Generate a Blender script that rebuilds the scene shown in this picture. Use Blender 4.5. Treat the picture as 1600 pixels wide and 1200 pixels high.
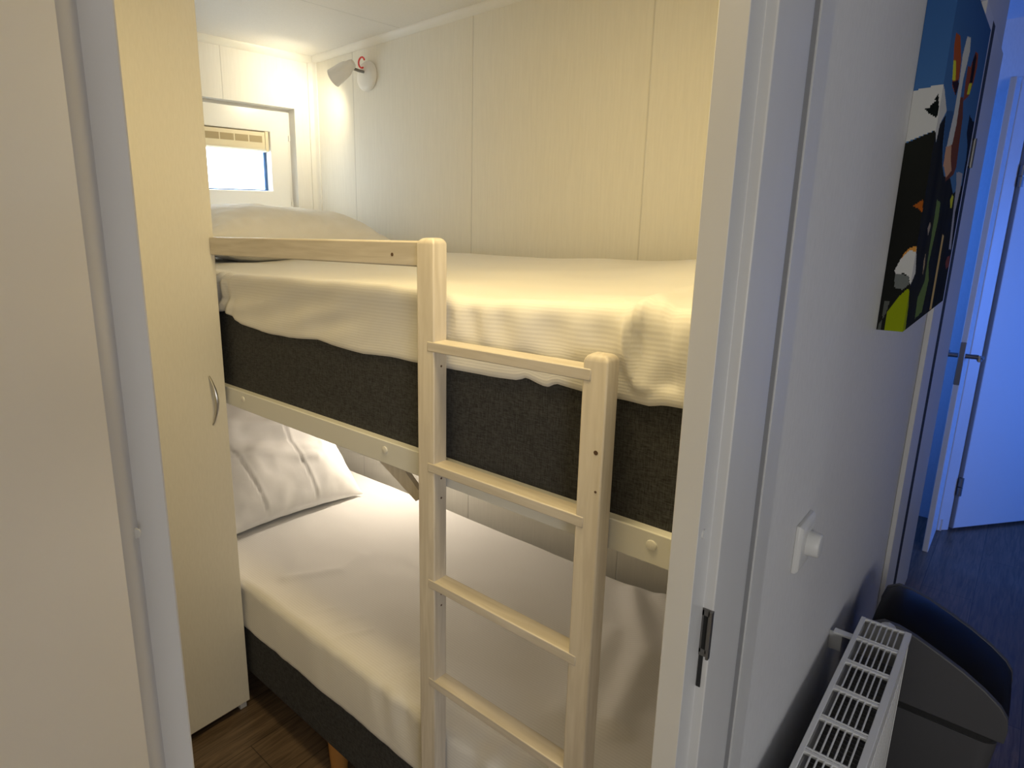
import bpy, bmesh, math, random
from mathutils import Vector, Matrix, noise
random.seed(7)
PI = math.pi
sc = bpy.context.scene
for o in list(bpy.data.objects):
    bpy.data.objects.remove(o)

# ------------------------------------------------------------------ camera
CAM_H = 1.5
cd = bpy.data.cameras.new('camera'); cam = bpy.data.objects.new('camera', cd)
sc.collection.objects.link(cam); sc.camera = cam
cd.sensor_fit = 'HORIZONTAL'; cd.sensor_width = 36.0
cd.lens = 980.85 * 36.0 / 1600.0
cd.shift_x = 159.7 / 1600.0; cd.shift_y = -30.55 / 1600.0
cd.clip_start = 0.01
yaw, pitch, roll = math.radians(44.899), math.radians(12.831), math.radians(-0.6604)
fw = Vector((math.sin(yaw)*math.cos(pitch), math.cos(yaw)*math.cos(pitch), -math.sin(pitch)))
rt = Vector((math.cos(yaw), -math.sin(yaw), 0)); up = rt.cross(fw)
r2 = math.cos(roll)*rt + math.sin(roll)*up; u2 = -math.sin(roll)*rt + math.cos(roll)*up
cam.matrix_world = Matrix(((r2.x, u2.x, -fw.x, 0), (r2.y, u2.y, -fw.y, 0), (r2.z, u2.z, -fw.z, CAM_H), (0, 0, 0, 1)))

# ------------------------------------------------------------------ world, exposure
w = bpy.data.worlds.new('daylight'); sc.world = w; w.use_nodes = True
bg = w.node_tree.nodes['Background']; bg.inputs[0].default_value = (0.80, 0.90, 1.0, 1); bg.inputs[1].default_value = 8.0
sc.view_settings.view_transform = 'Standard'; sc.view_settings.look = 'None'
sc.view_settings.gamma = 1.0; sc.view_settings.exposure = 0.0; sc.view_settings.use_curve_mapping = False

def area_light(name, loc, target, sx, sy, power, color, spread=180):
    l = bpy.data.lights.new(name, 'AREA'); l.shape = 'RECTANGLE'; l.size = sx; l.size_y = sy
    l.energy = power; l.color = color; l.spread = math.radians(spread)
    o = bpy.data.objects.new(name, l); sc.collection.objects.link(o)
    o.location = loc
    o.rotation_euler = (Vector(target) - Vector(loc)).to_track_quat('-Z', 'Y').to_euler()
    return o
def spot_light(name, loc, target, power, color, cone, blend=0.6, soft=0.08):
    l = bpy.data.lights.new(name, 'SPOT'); l.energy = power; l.color = color
    l.spot_size = math.radians(cone); l.spot_blend = blend; l.shadow_soft_size = soft
    o = bpy.data.objects.new(name, l); sc.collection.objects.link(o); o.location = loc
    o.rotation_euler = (Vector(target) - Vector(loc)).to_track_quat('-Z', 'Y').to_euler()
    return o
area_light('added_alcove_fill', (3.42, 0.85, 1.4), (3.93, 0.25, 1.2), 0.3, 1.4, 5.0, (0.06, 0.23, 1.0))  # added unseen blue fill, brightens the end wall strip beside the leaf
spot_light('added_warm_fill_spot', (0.78, -1.55, 2.0), (0.03, 0.17, 1.40), 10.0, (1.0, 0.75, 0.44), 27)  # added warm fill without a fixture, brightens door leaf and left jamb
WARM = (1.0, 0.76, 0.36)
area_light('bedroom_ceiling_light', (0.66, 0.60, 2.17), (0.70, 0.70, 0), 0.26, 0.26, 9.6, WARM)
area_light('hall_daylight', (-0.90, -1.70, 1.35), (0.8, 0.25, 0.60), 1.0, 0.8, 19.0, (1.0, 0.985, 0.97))
area_light('bathroom_daylight', (3.62, -2.3, 1.05), (3.70, 0.3, 0.95), 0.28, 1.1, 14.0, (0.06, 0.22, 1.0), 100)

# ------------------------------------------------------------------ helpers
def tag(o, label=None, cat=None, group=None, kind=None):
    if label: o['label'] = label
    if cat: o['category'] = cat
    if group: o['group'] = group
    if kind: o['kind'] = kind
    return o
def empty(name, loc, label=None, cat=None, group=None, kind=None):
    o = bpy.data.objects.new(name, None); o.empty_display_size = 0.05
    sc.collection.objects.link(o); o.location = loc
    return tag(o, label, cat, group, kind)
def link(name, bm, m, parent=None, smooth=True, bevel=0.0, seg=2, angle=35):
    bmesh.ops.recalc_face_normals(bm, faces=bm.faces[:])
    me = bpy.data.meshes.new(name); bm.to_mesh(me); bm.free()
    for mm in (m if isinstance(m, (list, tuple)) else [m]): me.materials.append(mm)
    o = bpy.data.objects.new(name, me); sc.collection.objects.link(o)
    if bevel > 0:
        b = o.modifiers.new('bevel', 'BEVEL'); b.width = bevel; b.segments = seg; b.limit_method = 'ANGLE'
        b.angle_limit = math.radians(40); b.harden_normals = False
    for p in me.polygons: p.use_smooth = smooth
    if smooth:
        try: me.set_sharp_from_angle(angle=math.radians(angle))
        except Exception: pass
    if parent:
        o.parent = parent
        # meshes are written in world coordinates: cancel the parent's location
        pl = Vector((0, 0, 0)); q = parent
        while q: pl += q.location; q = q.parent
        o.location = -pl
    return o
def add_box(bm, x0, x1, y0, y1, z0, z1, mat=0):
    vs = [bm.verts.new((x, y, z)) for x in (x0, x1) for y in (y0, y1) for z in (z0, z1)]
    for f in ((0,1,3,2), (4,6,7,5), (0,4,5,1), (2,3,7,6), (0,2,6,4), (1,5,7,3)):
        fc = bm.faces.new([vs[i] for i in f]); fc.material_index = mat
    return vs
def box(name, x0, x1, y0, y1, z0, z1, m, parent=None, bevel=0.0, seg=2, kind=None):
    bm = bmesh.new(); add_box(bm, x0, x1, y0, y1, z0, z1)
    o = link(name, bm, m, parent, bevel=bevel, seg=seg)
    if kind: o['kind'] = kind
    return o
def add_tube(bm, pts, r, n=12, caps=True, radii=None):
    pts = [Vector(p) for p in pts]; rings = []
    t0 = (pts[1]-pts[0]).normalized(); ref = Vector((0,0,1)) if abs(t0.z) < .9 else Vector((1,0,0))
    a = t0.cross(ref).normalized()
    for i, p in enumerate(pts):
        t = (pts[min(i+1, len(pts)-1)] - pts[max(i-1, 0)]).normalized()
        a = (a - t*a.dot(t)).normalized(); b = t.cross(a)
        rr = radii[i] if radii else r
        rings.append([bm.verts.new(p + (a*math.cos(2*PI*k/n) + b*math.sin(2*PI*k/n))*rr) for k in range(n)])
    for i in range(len(rings)-1):
        for k in range(n):
            bm.faces.new((rings[i][k], rings[i][(k+1)%n], rings[i+1][(k+1)%n], rings[i+1][k]))
    if caps:
        bm.faces.new(rings[0]); bm.faces.new(rings[-1])
def add_lathe(bm, o, d, prof, n=32):
    o = Vector(o); d = Vector(d).normalized(); ref = Vector((0, 0, 1)) if abs(d.z) < .9 else Vector((1, 0, 0))
    a = d.cross(ref).normalized(); b = d.cross(a)
    rings = [[bm.verts.new(o + d*h + (a*math.cos(2*PI*k/n)+b*math.sin(2*PI*k/n))*r) for k in range(n)] for h, r in prof]
    for i in range(len(rings)-1):
        for k in range(n): bm.faces.new((rings[i][k], rings[i][(k+1)%n], rings[i+1][(k+1)%n], rings[i+1][k]))
def add_prism(bm, prof, axis, a0, a1):
    """profile (list of 2D points) extruded along axis 'x','y','z'"""
    def mk(u, v, a):
        return {'x': (a, u, v), 'y': (u, a, v), 'z': (u, v, a)}[axis]
    A = [bm.verts.new(mk(u, v, a0)) for u, v in prof]; B = [bm.verts.new(mk(u, v, a1)) for u, v in prof]
    n = len(prof)
    for i in range(n): bm.faces.new((A[i], A[(i+1)%n], B[(i+1)%n], B[i]))
    bm.faces.new(A); bm.faces.new(B)
def sstep(a, b, x):
    t = max(0.0, min(1.0, (x-a)/(b-a))); return t*t*(3-2*t)
def interp(tab, x):
    if x <= tab[0][0]: return tab[0][1]
    for (x0, y0), (x1, y1) in zip(tab, tab[1:]):
        if x <= x1:
            t = (x-x0)/(x1-x0); return y0 + (y1-y0)*t
    return tab[-1][1]

# ------------------------------------------------------------------ materials
def mat(name, col, rough=0.5, metal=0.0, spec=0.5, emit=None, estr=0):
    m = bpy.data.materials.new(name); m.use_nodes = True
    b = m.node_tree.nodes['Principled BSDF']
    b.inputs['Base Color'].default_value = (*col, 1); b.inputs['Roughness'].default_value = rough
    b.inputs['Metallic'].default_value = metal; b.inputs['Specular IOR Level'].default_value = spec
    if emit: b.inputs['Emission Color'].default_value = (*emit, 1); b.inputs['Emission Strength'].default_value = estr
    return m
def nd(m, t, **kw):
    n = m.node_tree.nodes.new(t)
    for k, v in kw.items(): setattr(n, k, v)
    return n
def noisy(m, col1, col2, scale=(1,1,1), nscale=10, detail=4, bump=0.0, bdist=0.002):
    """object-space noise between two near colours plus a little bump"""
    nt = m.node_tree; L = nt.links; b = nt.nodes['Principled BSDF']
    tc = nd(m, 'ShaderNodeTexCoord'); mp = nd(m, 'ShaderNodeMapping'); mp.inputs['Scale'].default_value = scale
    L.new(tc.outputs['Object'], mp.inputs['Vector'])
    nz = nd(m, 'ShaderNodeTexNoise'); nz.inputs['Scale'].default_value = nscale; nz.inputs['Detail'].default_value = detail
    L.new(mp.outputs[0], nz.inputs['Vector'])
    cr = nd(m, 'ShaderNodeValToRGB'); cr.color_ramp.elements[0].color = (*col1, 1); cr.color_ramp.elements[1].color = (*col2, 1)
    cr.color_ramp.elements[0].position = .3; cr.color_ramp.elements[1].position = .7
    L.new(nz.outputs['Fac'], cr.inputs['Fac']); L.new(cr.outputs['Color'], b.inputs['Base Color'])
    if bump:
        bp = nd(m, 'ShaderNodeBump'); bp.inputs['Strength'].default_value = bump; bp.inputs['Distance'].default_value = bdist
        L.new(nz.outputs['Fac'], bp.inputs['Height']); L.new(bp.outputs[0], b.inputs['Normal'])
    return m
def groove_panel(name, col, axis, offs, period, width=0.0035, tex=True, dark=0.78):
    """wall panel: fine linen relief with a shallow V seam every «period» metres"""
    m = mat(name, col, 0.55, spec=0.35); nt = m.node_tree; L = nt.links; b = nt.nodes['Principled BSDF']
    tc = nd(m, 'ShaderNodeTexCoord'); sp = nd(m, 'ShaderNodeSeparateXYZ'); L.new(tc.outputs['Object'], sp.inputs[0])
    def chain(ax, off, per, wd):
        a = nd(m, 'ShaderNodeMath', operation='SUBTRACT'); a.inputs[1].default_value = off; L.new(sp.outputs[ax], a.inputs[0])
        p = nd(m, 'ShaderNodeMath', operation='PINGPONG'); p.inputs[1].default_value = per/2; L.new(a.outputs[0], p.inputs[0])
        s = nd(m, 'ShaderNodeMapRange'); s.inputs['From Min'].default_value = 0; s.inputs['From Max'].default_value = wd
        L.new(p.outputs[0], s.inputs['Value']); return s.outputs[0]
    g = chain(axis, offs, period, width)
    mp = nd(m, 'ShaderNodeMapping'); mp.inputs['Scale'].default_value = (60, 60, 4); L.new(tc.outputs['Object'], mp.inputs['Vector'])
    nz = nd(m, 'ShaderNodeTexNoise'); nz.inputs['Scale'].default_value = 3; nz.inputs['Detail'].default_value = 3; L.new(mp.outputs[0], nz.inputs['Vector'])
    mx = nd(m, 'ShaderNodeMix', data_type='RGBA'); mx.inputs['A'].default_value = (*[c*dark for c in col], 1); mx.inputs['B'].default_value = (*col, 1)
    L.new(g, mx.inputs['Factor'])
    m2 = nd(m, 'ShaderNodeMix', data_type='RGBA', blend_type='MULTIPLY'); m2.inputs['Factor'].default_value = 1.0
    rg = nd(m, 'ShaderNodeMapRange'); rg.inputs['To Min'].default_value = 0.93; rg.inputs['To Max'].default_value = 1.04; L.new(nz.outputs['Fac'], rg.inputs['Value'])
    L.new(mx.outputs['Result'], m2.inputs['A']); L.new(rg.outputs[0], m2.inputs['B']); L.new(m2.outputs['Result'], b.inputs['Base Color'])
    bp = nd(m, 'ShaderNodeBump'); bp.inputs['Strength'].default_value = 0.5; bp.inputs['Distance'].default_value = 0.002
    ad = nd(m, 'ShaderNodeMath', operation='MULTIPLY_ADD'); ad.inputs[1].default_value = 0.10; L.new(nz.outputs['Fac'], ad.inputs[0]); L.new(g, ad.inputs[2])
    L.new(ad.outputs[0], bp.inputs['Height']); L.new(bp.outputs[0], b.inputs['Normal'])
    return m

M = {}
M['panel_side'] = groove_panel('bedroom panel wall long', (0.80, 0.78, 0.71), 1, 0.84, 0.627)
M['panel_end'] = groove_panel('bedroom panel wall end', (0.80, 0.79, 0.76), 0, 1.34, 0.627)
M['ceil'] = groove_panel('bedroom ceiling panel', (0.80, 0.79, 0.77), 1, 1.795, 0.60)
M['hallwall'] = noisy(mat('hall wall vinyl', (0.70, 0.70, 0.70), 0.6, spec=0.3), (0.69, 0.69, 0.69), (0.73, 0.73, 0.73), (40, 40, 12), 4, 3, 0.15, 0.001)
M['white_trim'] = mat('white trim', (0.80, 0.79, 0.75), 0.4)
M['jamb'] = noisy(mat('painted door frame', (0.67, 0.67, 0.66), 0.36), (0.66, 0.66, 0.65), (0.69, 0.69, 0.68), (3, 3, 1), 6, 2)
M['jamb_hall'] = M['jamb']
M['door'] = mat('painted door leaf', (0.74, 0.73, 0.71), 0.45)
M['wardrobe'] = noisy(mat('wardrobe laminate', (0.72, 0.70, 0.64), 0.45), (0.71, 0.69, 0.63), (0.74, 0.72, 0.66), (30, 30, 6), 8, 3)
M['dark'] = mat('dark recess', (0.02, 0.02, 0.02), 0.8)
M['joint_shade'] = mat('grey joint shade', (0.30, 0.30, 0.30), 0.8)  # shade of narrow joints painted as a grey material
M['nickel'] = mat('brushed nickel', (0.55, 0.54, 0.52), 0.32, metal=1.0)
M['steel'] = mat('dull steel', (0.24, 0.235, 0.23), 0.45, metal=1.0)
M['rail_white'] = mat('white painted bed rail', (0.72, 0.73, 0.72), 0.35)
M['pvc'] = mat('white window plastic', (0.84, 0.84, 0.82), 0.3)
M['gasket'] = mat('gasket with blue fringe tint', (0.05, 0.14, 0.35), 0.5)  # blue tint painted in for the colour fringe round the bright pane
M['blind'] = mat('cream blind case', (0.78, 0.70, 0.50), 0.5)
M['blind_slot'] = mat('beige blind fabric', (0.42, 0.34, 0.20), 0.8)
M['lamp_white'] = mat('white lamp enamel', (0.78, 0.77, 0.74), 0.35)
M['red'] = mat('red cable sleeve', (0.75, 0.03, 0.03), 0.4)
M['bulb'] = mat('glowing bulb', (1, 1, 1), 0.4, emit=(1.0, 0.88, 0.62), estr=14)
M['rad'] = mat('white radiator enamel', (0.85, 0.85, 0.83), 0.35)
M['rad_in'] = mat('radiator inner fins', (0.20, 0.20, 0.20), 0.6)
M['plastic'] = mat('white plastic', (0.74, 0.74, 0.72), 0.35)
M['bin_body'] = mat('dark grey bin plastic', (0.085, 0.085, 0.09), 0.45)
M['bin_lid'] = mat('black lid', (0.006, 0.006, 0.007), 0.4, spec=0.12)
M['pine_leg'] = mat('orange stained bed leg', (0.42, 0.20, 0.055), 0.45)
M['knot'] = mat('wood knot', (0.10, 0.055, 0.03), 0.7)

def wood_painted(sc_=(28, 28, 2.2)):
    m = mat('whitewashed pine', (0.62, 0.56, 0.44), 0.42); nt = m.node_tree; L = nt.links; b = nt.nodes['Principled BSDF']
    tc = nd(m, 'ShaderNodeTexCoord'); mp = nd(m, 'ShaderNodeMapping'); mp.inputs['Scale'].default_value = sc_
    L.new(tc.outputs['Object'], mp.inputs['Vector'])
    nz = nd(m, 'ShaderNodeTexNoise'); nz.inputs['Scale'].default_value = 3.0; nz.inputs['Detail'].default_value = 5; nz.inputs['Distortion'].default_value = 0.6
    L.new(mp.outputs[0], nz.inputs['Vector'])
    cr = nd(m, 'ShaderNodeValToRGB'); e = cr.color_ramp.elements
    e[0].position = .35; e[0].color = (0.56, 0.51, 0.44, 1); e[1].position = .65; e[1].color = (0.66, 0.61, 0.54, 1)
    L.new(nz.outputs['Fac'], cr.inputs['Fac']); L.new(cr.outputs['Color'], b.inputs['Base Color'])
    bp = nd(m, 'ShaderNodeBump'); bp.inputs['Strength'].default_value = .15; bp.inputs['Distance'].default_value = .001
    L.new(nz.outputs['Fac'], bp.inputs['Height']); L.new(bp.outputs[0], b.inputs['Normal'])
    return m
M['pine'] = wood_painted(); M['pine_long'] = wood_painted((28, 2.2, 28))

def fabric_dark():
    m = mat('charcoal woven upholstery', (0.03, 0.03, 0.03), 0.9, spec=0.2); nt = m.node_tree; L = nt.links; b = nt.nodes['Principled BSDF']
    tc = nd(m, 'ShaderNodeTexCoord'); out = []
    for s in ((90, 90, 900), (90, 900, 90)):
        mp = nd(m, 'ShaderNodeMapping'); mp.inputs['Scale'].default_value = s; L.new(tc.outputs['Object'], mp.inputs['Vector'])
        nz = nd(m, 'ShaderNodeTexNoise'); nz.inputs['Scale'].default_value = 1.0; nz.inputs['Detail'].default_value = 2; L.new(mp.outputs[0], nz.inputs['Vector']); out.append(nz)
    ad = nd(m, 'ShaderNodeMath', operation='ADD'); L.new(out[0].outputs['Fac'], ad.inputs[0]); L.new(out[1].outputs['Fac'], ad.inputs[1])
    cr = nd(m, 'ShaderNodeValToRGB'); e = cr.color_ramp.elements
    e[0].position = .35; e[0].color = (0.022, 0.023, 0.025, 1); e[1].position = .68; e[1].color = (0.085, 0.086, 0.090, 1)
    hf = nd(m, 'ShaderNodeMath', operation='MULTIPLY'); hf.inputs[1].default_value = .5; L.new(ad.outputs[0], hf.inputs[0])
    L.new(hf.outputs[0], cr.inputs['Fac']); L.new(cr.outputs['Color'], b.inputs['Base Color'])
    bp = nd(m, 'ShaderNodeBump'); bp.inputs['Strength'].default_value = .4; bp.inputs['Distance'].default_value = .001
    L.new(hf.outputs[0], bp.inputs['Height']); L.new(bp.outputs[0], b.inputs['Normal'])
    return m
M['fabric'] = fabric_dark()

def sheet_mat(name, period, axis_mix=(1.0, 0.0, 1.0)):
    """white cotton with fine satin stripes that run along the bed"""
    m = mat(name, (0.84, 0.83, 0.80), 0.8, spec=0.2); nt = m.node_tree; L = nt.links; b = nt.nodes['Principled BSDF']
    b.inputs['Sheen Weight'].default_value = 0.15
    tc = nd(m, 'ShaderNodeTexCoord'); at = nd(m, 'ShaderNodeAttribute'); at.attribute_name = 'stripe'
    wz = nd(m, 'ShaderNodeMath', operation='ADD'); wz.inputs[1].default_value = 0.0; L.new(at.outputs['Fac'], wz.inputs[0])
    sc1 = nd(m, 'ShaderNodeMath', operation='MULTIPLY'); sc1.inputs[1].default_value = 2*PI/period; L.new(wz.outputs[0], sc1.inputs[0])
    sn = nd(m, 'ShaderNodeMath', operation='SINE'); L.new(sc1.outputs[0], sn.inputs[0])
    rg = nd(m, 'ShaderNodeMapRange'); rg.inputs['From Min'].default_value = -1; rg.inputs['To Min'].default_value = 0; rg.inputs['To Max'].default_value = 1
    L.new(sn.outputs[0], rg.inputs['Value'])
    mx = nd(m, 'ShaderNodeMix', data_type='RGBA'); mx.inputs['A'].default_value = (0.77, 0.76, 0.74, 1); mx.inputs['B'].default_value = (0.81, 0.80, 0.78, 1)
    L.new(rg.outputs[0], mx.inputs['Factor']); L.new(mx.outputs['Result'], b.inputs['Base Color'])
    bp = nd(m, 'ShaderNodeBump'); bp.inputs['Strength'].default_value = .08; bp.inputs['Distance'].default_value = .0015
    n2 = nd(m, 'ShaderNodeTexNoise'); n2.inputs['Scale'].default_value = 22; n2.inputs['Detail'].default_value = 4; L.new(tc.outputs['Object'], n2.inputs['Vector'])
    ad = nd(m, 'ShaderNodeMath', operation='MULTIPLY_ADD'); ad.inputs[1].default_value = 2.2; L.new(n2.outputs['Fac'], ad.inputs[0]); L.new(rg.outputs[0], ad.inputs[2])
    L.new(ad.outputs[0], bp.inputs['Height']); L.new(bp.outputs[0], b.inputs['Normal'])
    return m
M['sheet'] = sheet_mat('striped white cotton', 0.0075)
M['pillow'] = noisy(mat('white pillow cotton', (0.84, 0.83, 0.80), 0.8, spec=0.2), (0.80, 0.79, 0.76), (0.84, 0.83, 0.81), (1, 1, 1), 18, 4, 0.15, 0.003)

def floor_mat():
    m = mat('dark oak vinyl floor', (0.1, 0.07, 0.05), 0.38); nt = m.node_tree; L = nt.links; b = nt.nodes['Principled BSDF']
    tc = nd(m, 'ShaderNodeTexCoord')
    mp = nd(m, 'ShaderNodeMapping'); L.new(tc.outputs['Object'], mp.inputs['Vector'])
    br = nd(m, 'ShaderNodeTexBrick'); br.offset = 0.37; br.inputs['Scale'].default_value = 1.0
    br.inputs['Brick Width'].default_value = 1.2; br.inputs['Row Height'].default_value = 0.16; br.inputs['Mortar Size'].default_value = 0.0015
    br.inputs['Color1'].default_value = (0.14, 0.095, 0.062, 1); br.inputs['Color2'].default_value = (0.10, 0.070, 0.046, 1); br.inputs['Mortar'].default_value = (0.04, 0.03, 0.02, 1)
    L.new(mp.outputs[0], br.inputs['Vector'])
    m2 = nd(m, 'ShaderNodeMapping'); m2.inputs['Scale'].default_value = (3, 40, 1); L.new(tc.outputs['Object'], m2.inputs['Vector'])
    nz = nd(m, 'ShaderNodeTexNoise'); nz.inputs['Scale'].default_value = 2.2; nz.inputs['Detail'].default_value = 6; nz.inputs['Distortion'].default_value = 1.0; L.new(m2.outputs[0], nz.inputs['Vector'])
    rg = nd(m, 'ShaderNodeMapRange'); rg.inputs['From Min'].default_value = .3; rg.inputs['From Max'].default_value = .7; rg.inputs['To Min'].default_value = .6; rg.inputs['To Max'].default_value = 1.5; L.new(nz.outputs['Fac'], rg.inputs['Value'])
    mx = nd(m, 'ShaderNodeMix', data_type='RGBA', blend_type='MULTIPLY'); mx.inputs['Factor'].default_value = 1
    L.new(br.outputs['Color'], mx.inputs['A']); L.new(rg.outputs[0], mx.inputs['B']); L.new(mx.outputs['Result'], b.inputs['Base Color'])
    return m
M['floor'] = floor_mat()

def glass_mat():
    m = bpy.data.materials.new('window glass'); m.use_nodes = True; nt = m.node_tree; nt.nodes.clear()
    o = nt.nodes.new('ShaderNodeOutputMaterial'); mx = nt.nodes.new('ShaderNodeMixShader'); t = nt.nodes.new('ShaderNodeBsdfTransparent'); g = nt.nodes.new('ShaderNodeBsdfGlossy')
    g.inputs['Roughness'].default_value = 0.02; t.inputs[0].default_value = (0.95, 0.98, 1, 1); mx.inputs[0].default_value = 0.06
    nt.links.new(t.outputs[0], mx.inputs[1]); nt.links.new(g.outputs[0], mx.inputs[2]); nt.links.new(mx.outputs[0], o.inputs[0])
    return m
M['glass'] = glass_mat()

# ------------------------------------------------------------------ room shell
RX, NY, CZ = 1.78, 2.36, 2.19      # long wall, window wall, bedroom ceiling
WY0, WY1 = 0.22, 0.249             # thin partition holding the doorway
box('floor', -1.6, 5.4, -2.6, NY+0.1, -0.08, 0.0, M['floor'], kind='structure')
box('ceiling', -0.04, RX+0.04, WY1, NY+0.1, CZ, CZ+0.05, M['ceil'], kind='structure')
bm = bmesh.new()
add_box(bm, -1.6, 5.4, -2.6, WY1, 2.32, 2.37); add_box(bm, RX+0.04, 5.4, WY1, NY+0.1, 2.32, 2.37)
tag(link('ceiling_hall', bm, M['hallwall']), kind='structure')
box('wall_right', RX, RX+0.04, WY1, NY+0.1, 0, 2.37, M['panel_side'], kind='structure')
box('wall_left', -0.04, 0, WY1, NY+0.1, 0, 2.37, M['panel_side'], kind='structure')
# window wall with the window opening
WX0, WX1, WZ0, WZ1 = 0.96, 1.674, 1.548, 1.974
bm = bmesh.new()
add_box(bm, 0, WX0, NY, NY+0.1, 0, 2.37); add_box(bm, WX1, RX, NY, NY+0.1, 0, 2.37)
add_box(bm, WX0, WX1, NY, NY+0.1, 0, WZ0); add_box(bm, WX0, WX1, NY, NY+0.1, WZ1, 2.37)
tag(link('wall_back', bm, M['panel_end']), kind='structure')
# partition with the doorway: jamb steps as measured
XS_R, XR_R, XC_R = 0.660, 0.700, 0.824      # stop, rebate, outer edge of the casing (right)
XS_L = 0.0893                                # stop (left)
bm = bmesh.new()
add_box(bm, 0.72, 3.20, WY0, WY1, 0, 2.37); add_box(bm, -1.6, 0.02, WY0, WY1, 0, 2.37); add_box(bm, 0.02, 0.72, WY0, WY1, 2.08, 2.37)
tag(link('wall_front', bm, M['hallwall']), kind='structure')
bm = bmesh.new()
prof = [(XS_R, 0.2215), (XS_R, WY1+0.001), (0.74, WY1+0.001), (0.74, 0.219), (XC_R, 0.219), (XC_R, 0.2145), (XC_R-0.003, 0.2118), (XC_R-0.008, 0.2105), (XC_R-0.016, 0.2100), (XR_R+0.001, 0.2100), (XR_R, 0.211), (XR_R, 0.2215)]
add_prism(bm, prof, 'z', 0, 2.06)
add_box(bm, 0.868, 0.926, 0.2165, 0.2205, 0, 2.06)
jr = tag(link('trim_1', bm, M['jamb'], bevel=0.0008), kind='structure')
# strike plate and slot in the right jamb: children of the frame
bm = bmesh.new()
add_box(bm, 0.6985, 0.7005, 0.2118, 0.2146, 0.999, 1.055); add_box(bm, 0.6985, 0.7005, 0.2195, 0.2212, 0.999, 1.055)
add_box(bm, 0.6985, 0.7005, 0.2118, 0.2212, 1.048, 1.057); add_box(bm, 0.6985, 0.7005, 0.2118, 0.2212, 0.995, 1.004)
add_box(bm, 0.694, 0.7005, 0.2092, 0.2120, 0.995, 1.057)
tag(link('strike_plate', bm, M['steel'], jr), label='nickel strike plate')
box('latch_hole', 0.6988, 0.7003, 0.2146, 0.2195, 1.004, 1.048, M['dark'], jr)
box('bolt_slot', 0.6988, 0.7003, 0.2160, 0.2205, 0.952, 0.998, M['dark'], jr)
box('shadow_gap', 0.8238, 0.8682, 0.2186, 0.2202, 0, 2.06, M['joint_shade'], jr)  # grey strip painted in for the shaded joint beside the casing
bm = bmesh.new(); add_tube(bm, [(0.675, 0.2215, 1.160), (0.675, 0.2198, 1.160)], 0.0055, 16)
link('screw_cap', bm, M['plastic'], jr)
# left jamb: stop, casing
bm = bmesh.new()
prof = [(-0.06, 0.219), (-0.06, 0.2115), (0.050, 0.1960), (0.064, 0.2000), (0.0700, 0.2060), (0.0768, 0.2170), (XS_L-0.001, 0.2190), (XS_L, 0.220), (XS_L, WY1+0.001), (0.02, WY1+0.001), (0.02, 0.219)]
add_prism(bm, prof, 'z', 0, 2.06)
jl = tag(link('trim_2', bm, M['jamb']), kind='structure')
bm = bmesh.new(); add_tube(bm, [(0.0745, 0.2125, 1.394), (0.0739, 0.2119, 1.394)], 0.0019, 14)
link('screw_cap', bm, M['jamb'], jl)
bm = bmesh.new(); add_box(bm, -0.06, XC_R, 0.210, 0.22, 2.06, 2.16); add_box(bm, 0.02, 0.72, 0.2215, WY1, 2.03, 2.08)
tag(link('trim_3', bm, M['jamb']), kind='structure')
# bedroom cornice and corner trims
bm = bmesh.new()
c = 0.024
add_prism(bm, [(RX, CZ), (RX-c, CZ), (RX-c, CZ-0.006), (RX-0.012, CZ-0.014), (RX-0.006, CZ-c), (RX, CZ-c)], 'y', WY1, NY)
tag(link('trim_4', bm, M['white_trim'], angle=60), kind='structure')
bm = bmesh.new()
add_prism(bm, [(NY, CZ), (NY-c, CZ), (NY-c, CZ-0.006), (NY-0.012, CZ-0.014), (NY-0.006, CZ-c), (NY, CZ-c)], 'x', 0, RX)
tag(link('trim_5', bm, M['white_trim'], angle=60), kind='structure')
bm = bmesh.new()
add_prism(bm, [(RX, NY), (RX-0.030, NY), (RX-0.030, NY-0.005), (RX-0.012, NY-0.008), (RX-0.008, NY-0.012), (RX-0.005, NY-0.030), (RX, NY-0.030)], 'z', 0, CZ-0.02)
tag(link('trim_6', bm, M['white_trim'], angle=60), kind='structure')
# hall shell
box('wall_south', 2.0, 3.45, -0.80, -0.76, 0, 2.37, M['hallwall'], kind='structure')
box('wall_living', -1.6, 3.35, -2.64, -2.6, 0, 2.37, M['hallwall'], kind='structure')
box('wall_west', -1.64, -1.6, -2.6, WY0, 0, 2.37, M['hallwall'], kind='structure')
bm = bmesh.new()
add_box(bm, 3.93, 3.97, 0.176, 1.3, 0, 2.37); add_box(bm, 3.2, 3.93, 1.3, 1.34, 0, 2.37); add_box(bm, 3.16, 3.2, WY1, 1.34, 0, 2.37)
tag(link('wall_end', bm, M['hallwall']), kind='structure')
bm = bmesh.new()
add_box(bm, 5.0, 5.04, -2.4, 1.3, 0, 2.37); add_box(bm, 3.97, 5.0, 0.176, 0.22, 0, 2.37)
add_box(bm, 3.31, 3.35, -2.5, -0.80, 0, 2.37); add_box(bm, 3.26, 5.04, -2.44, -2.4, 0, 2.37)
tag(link('wall_east', bm, M['hallwall']), kind='structure')

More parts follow.
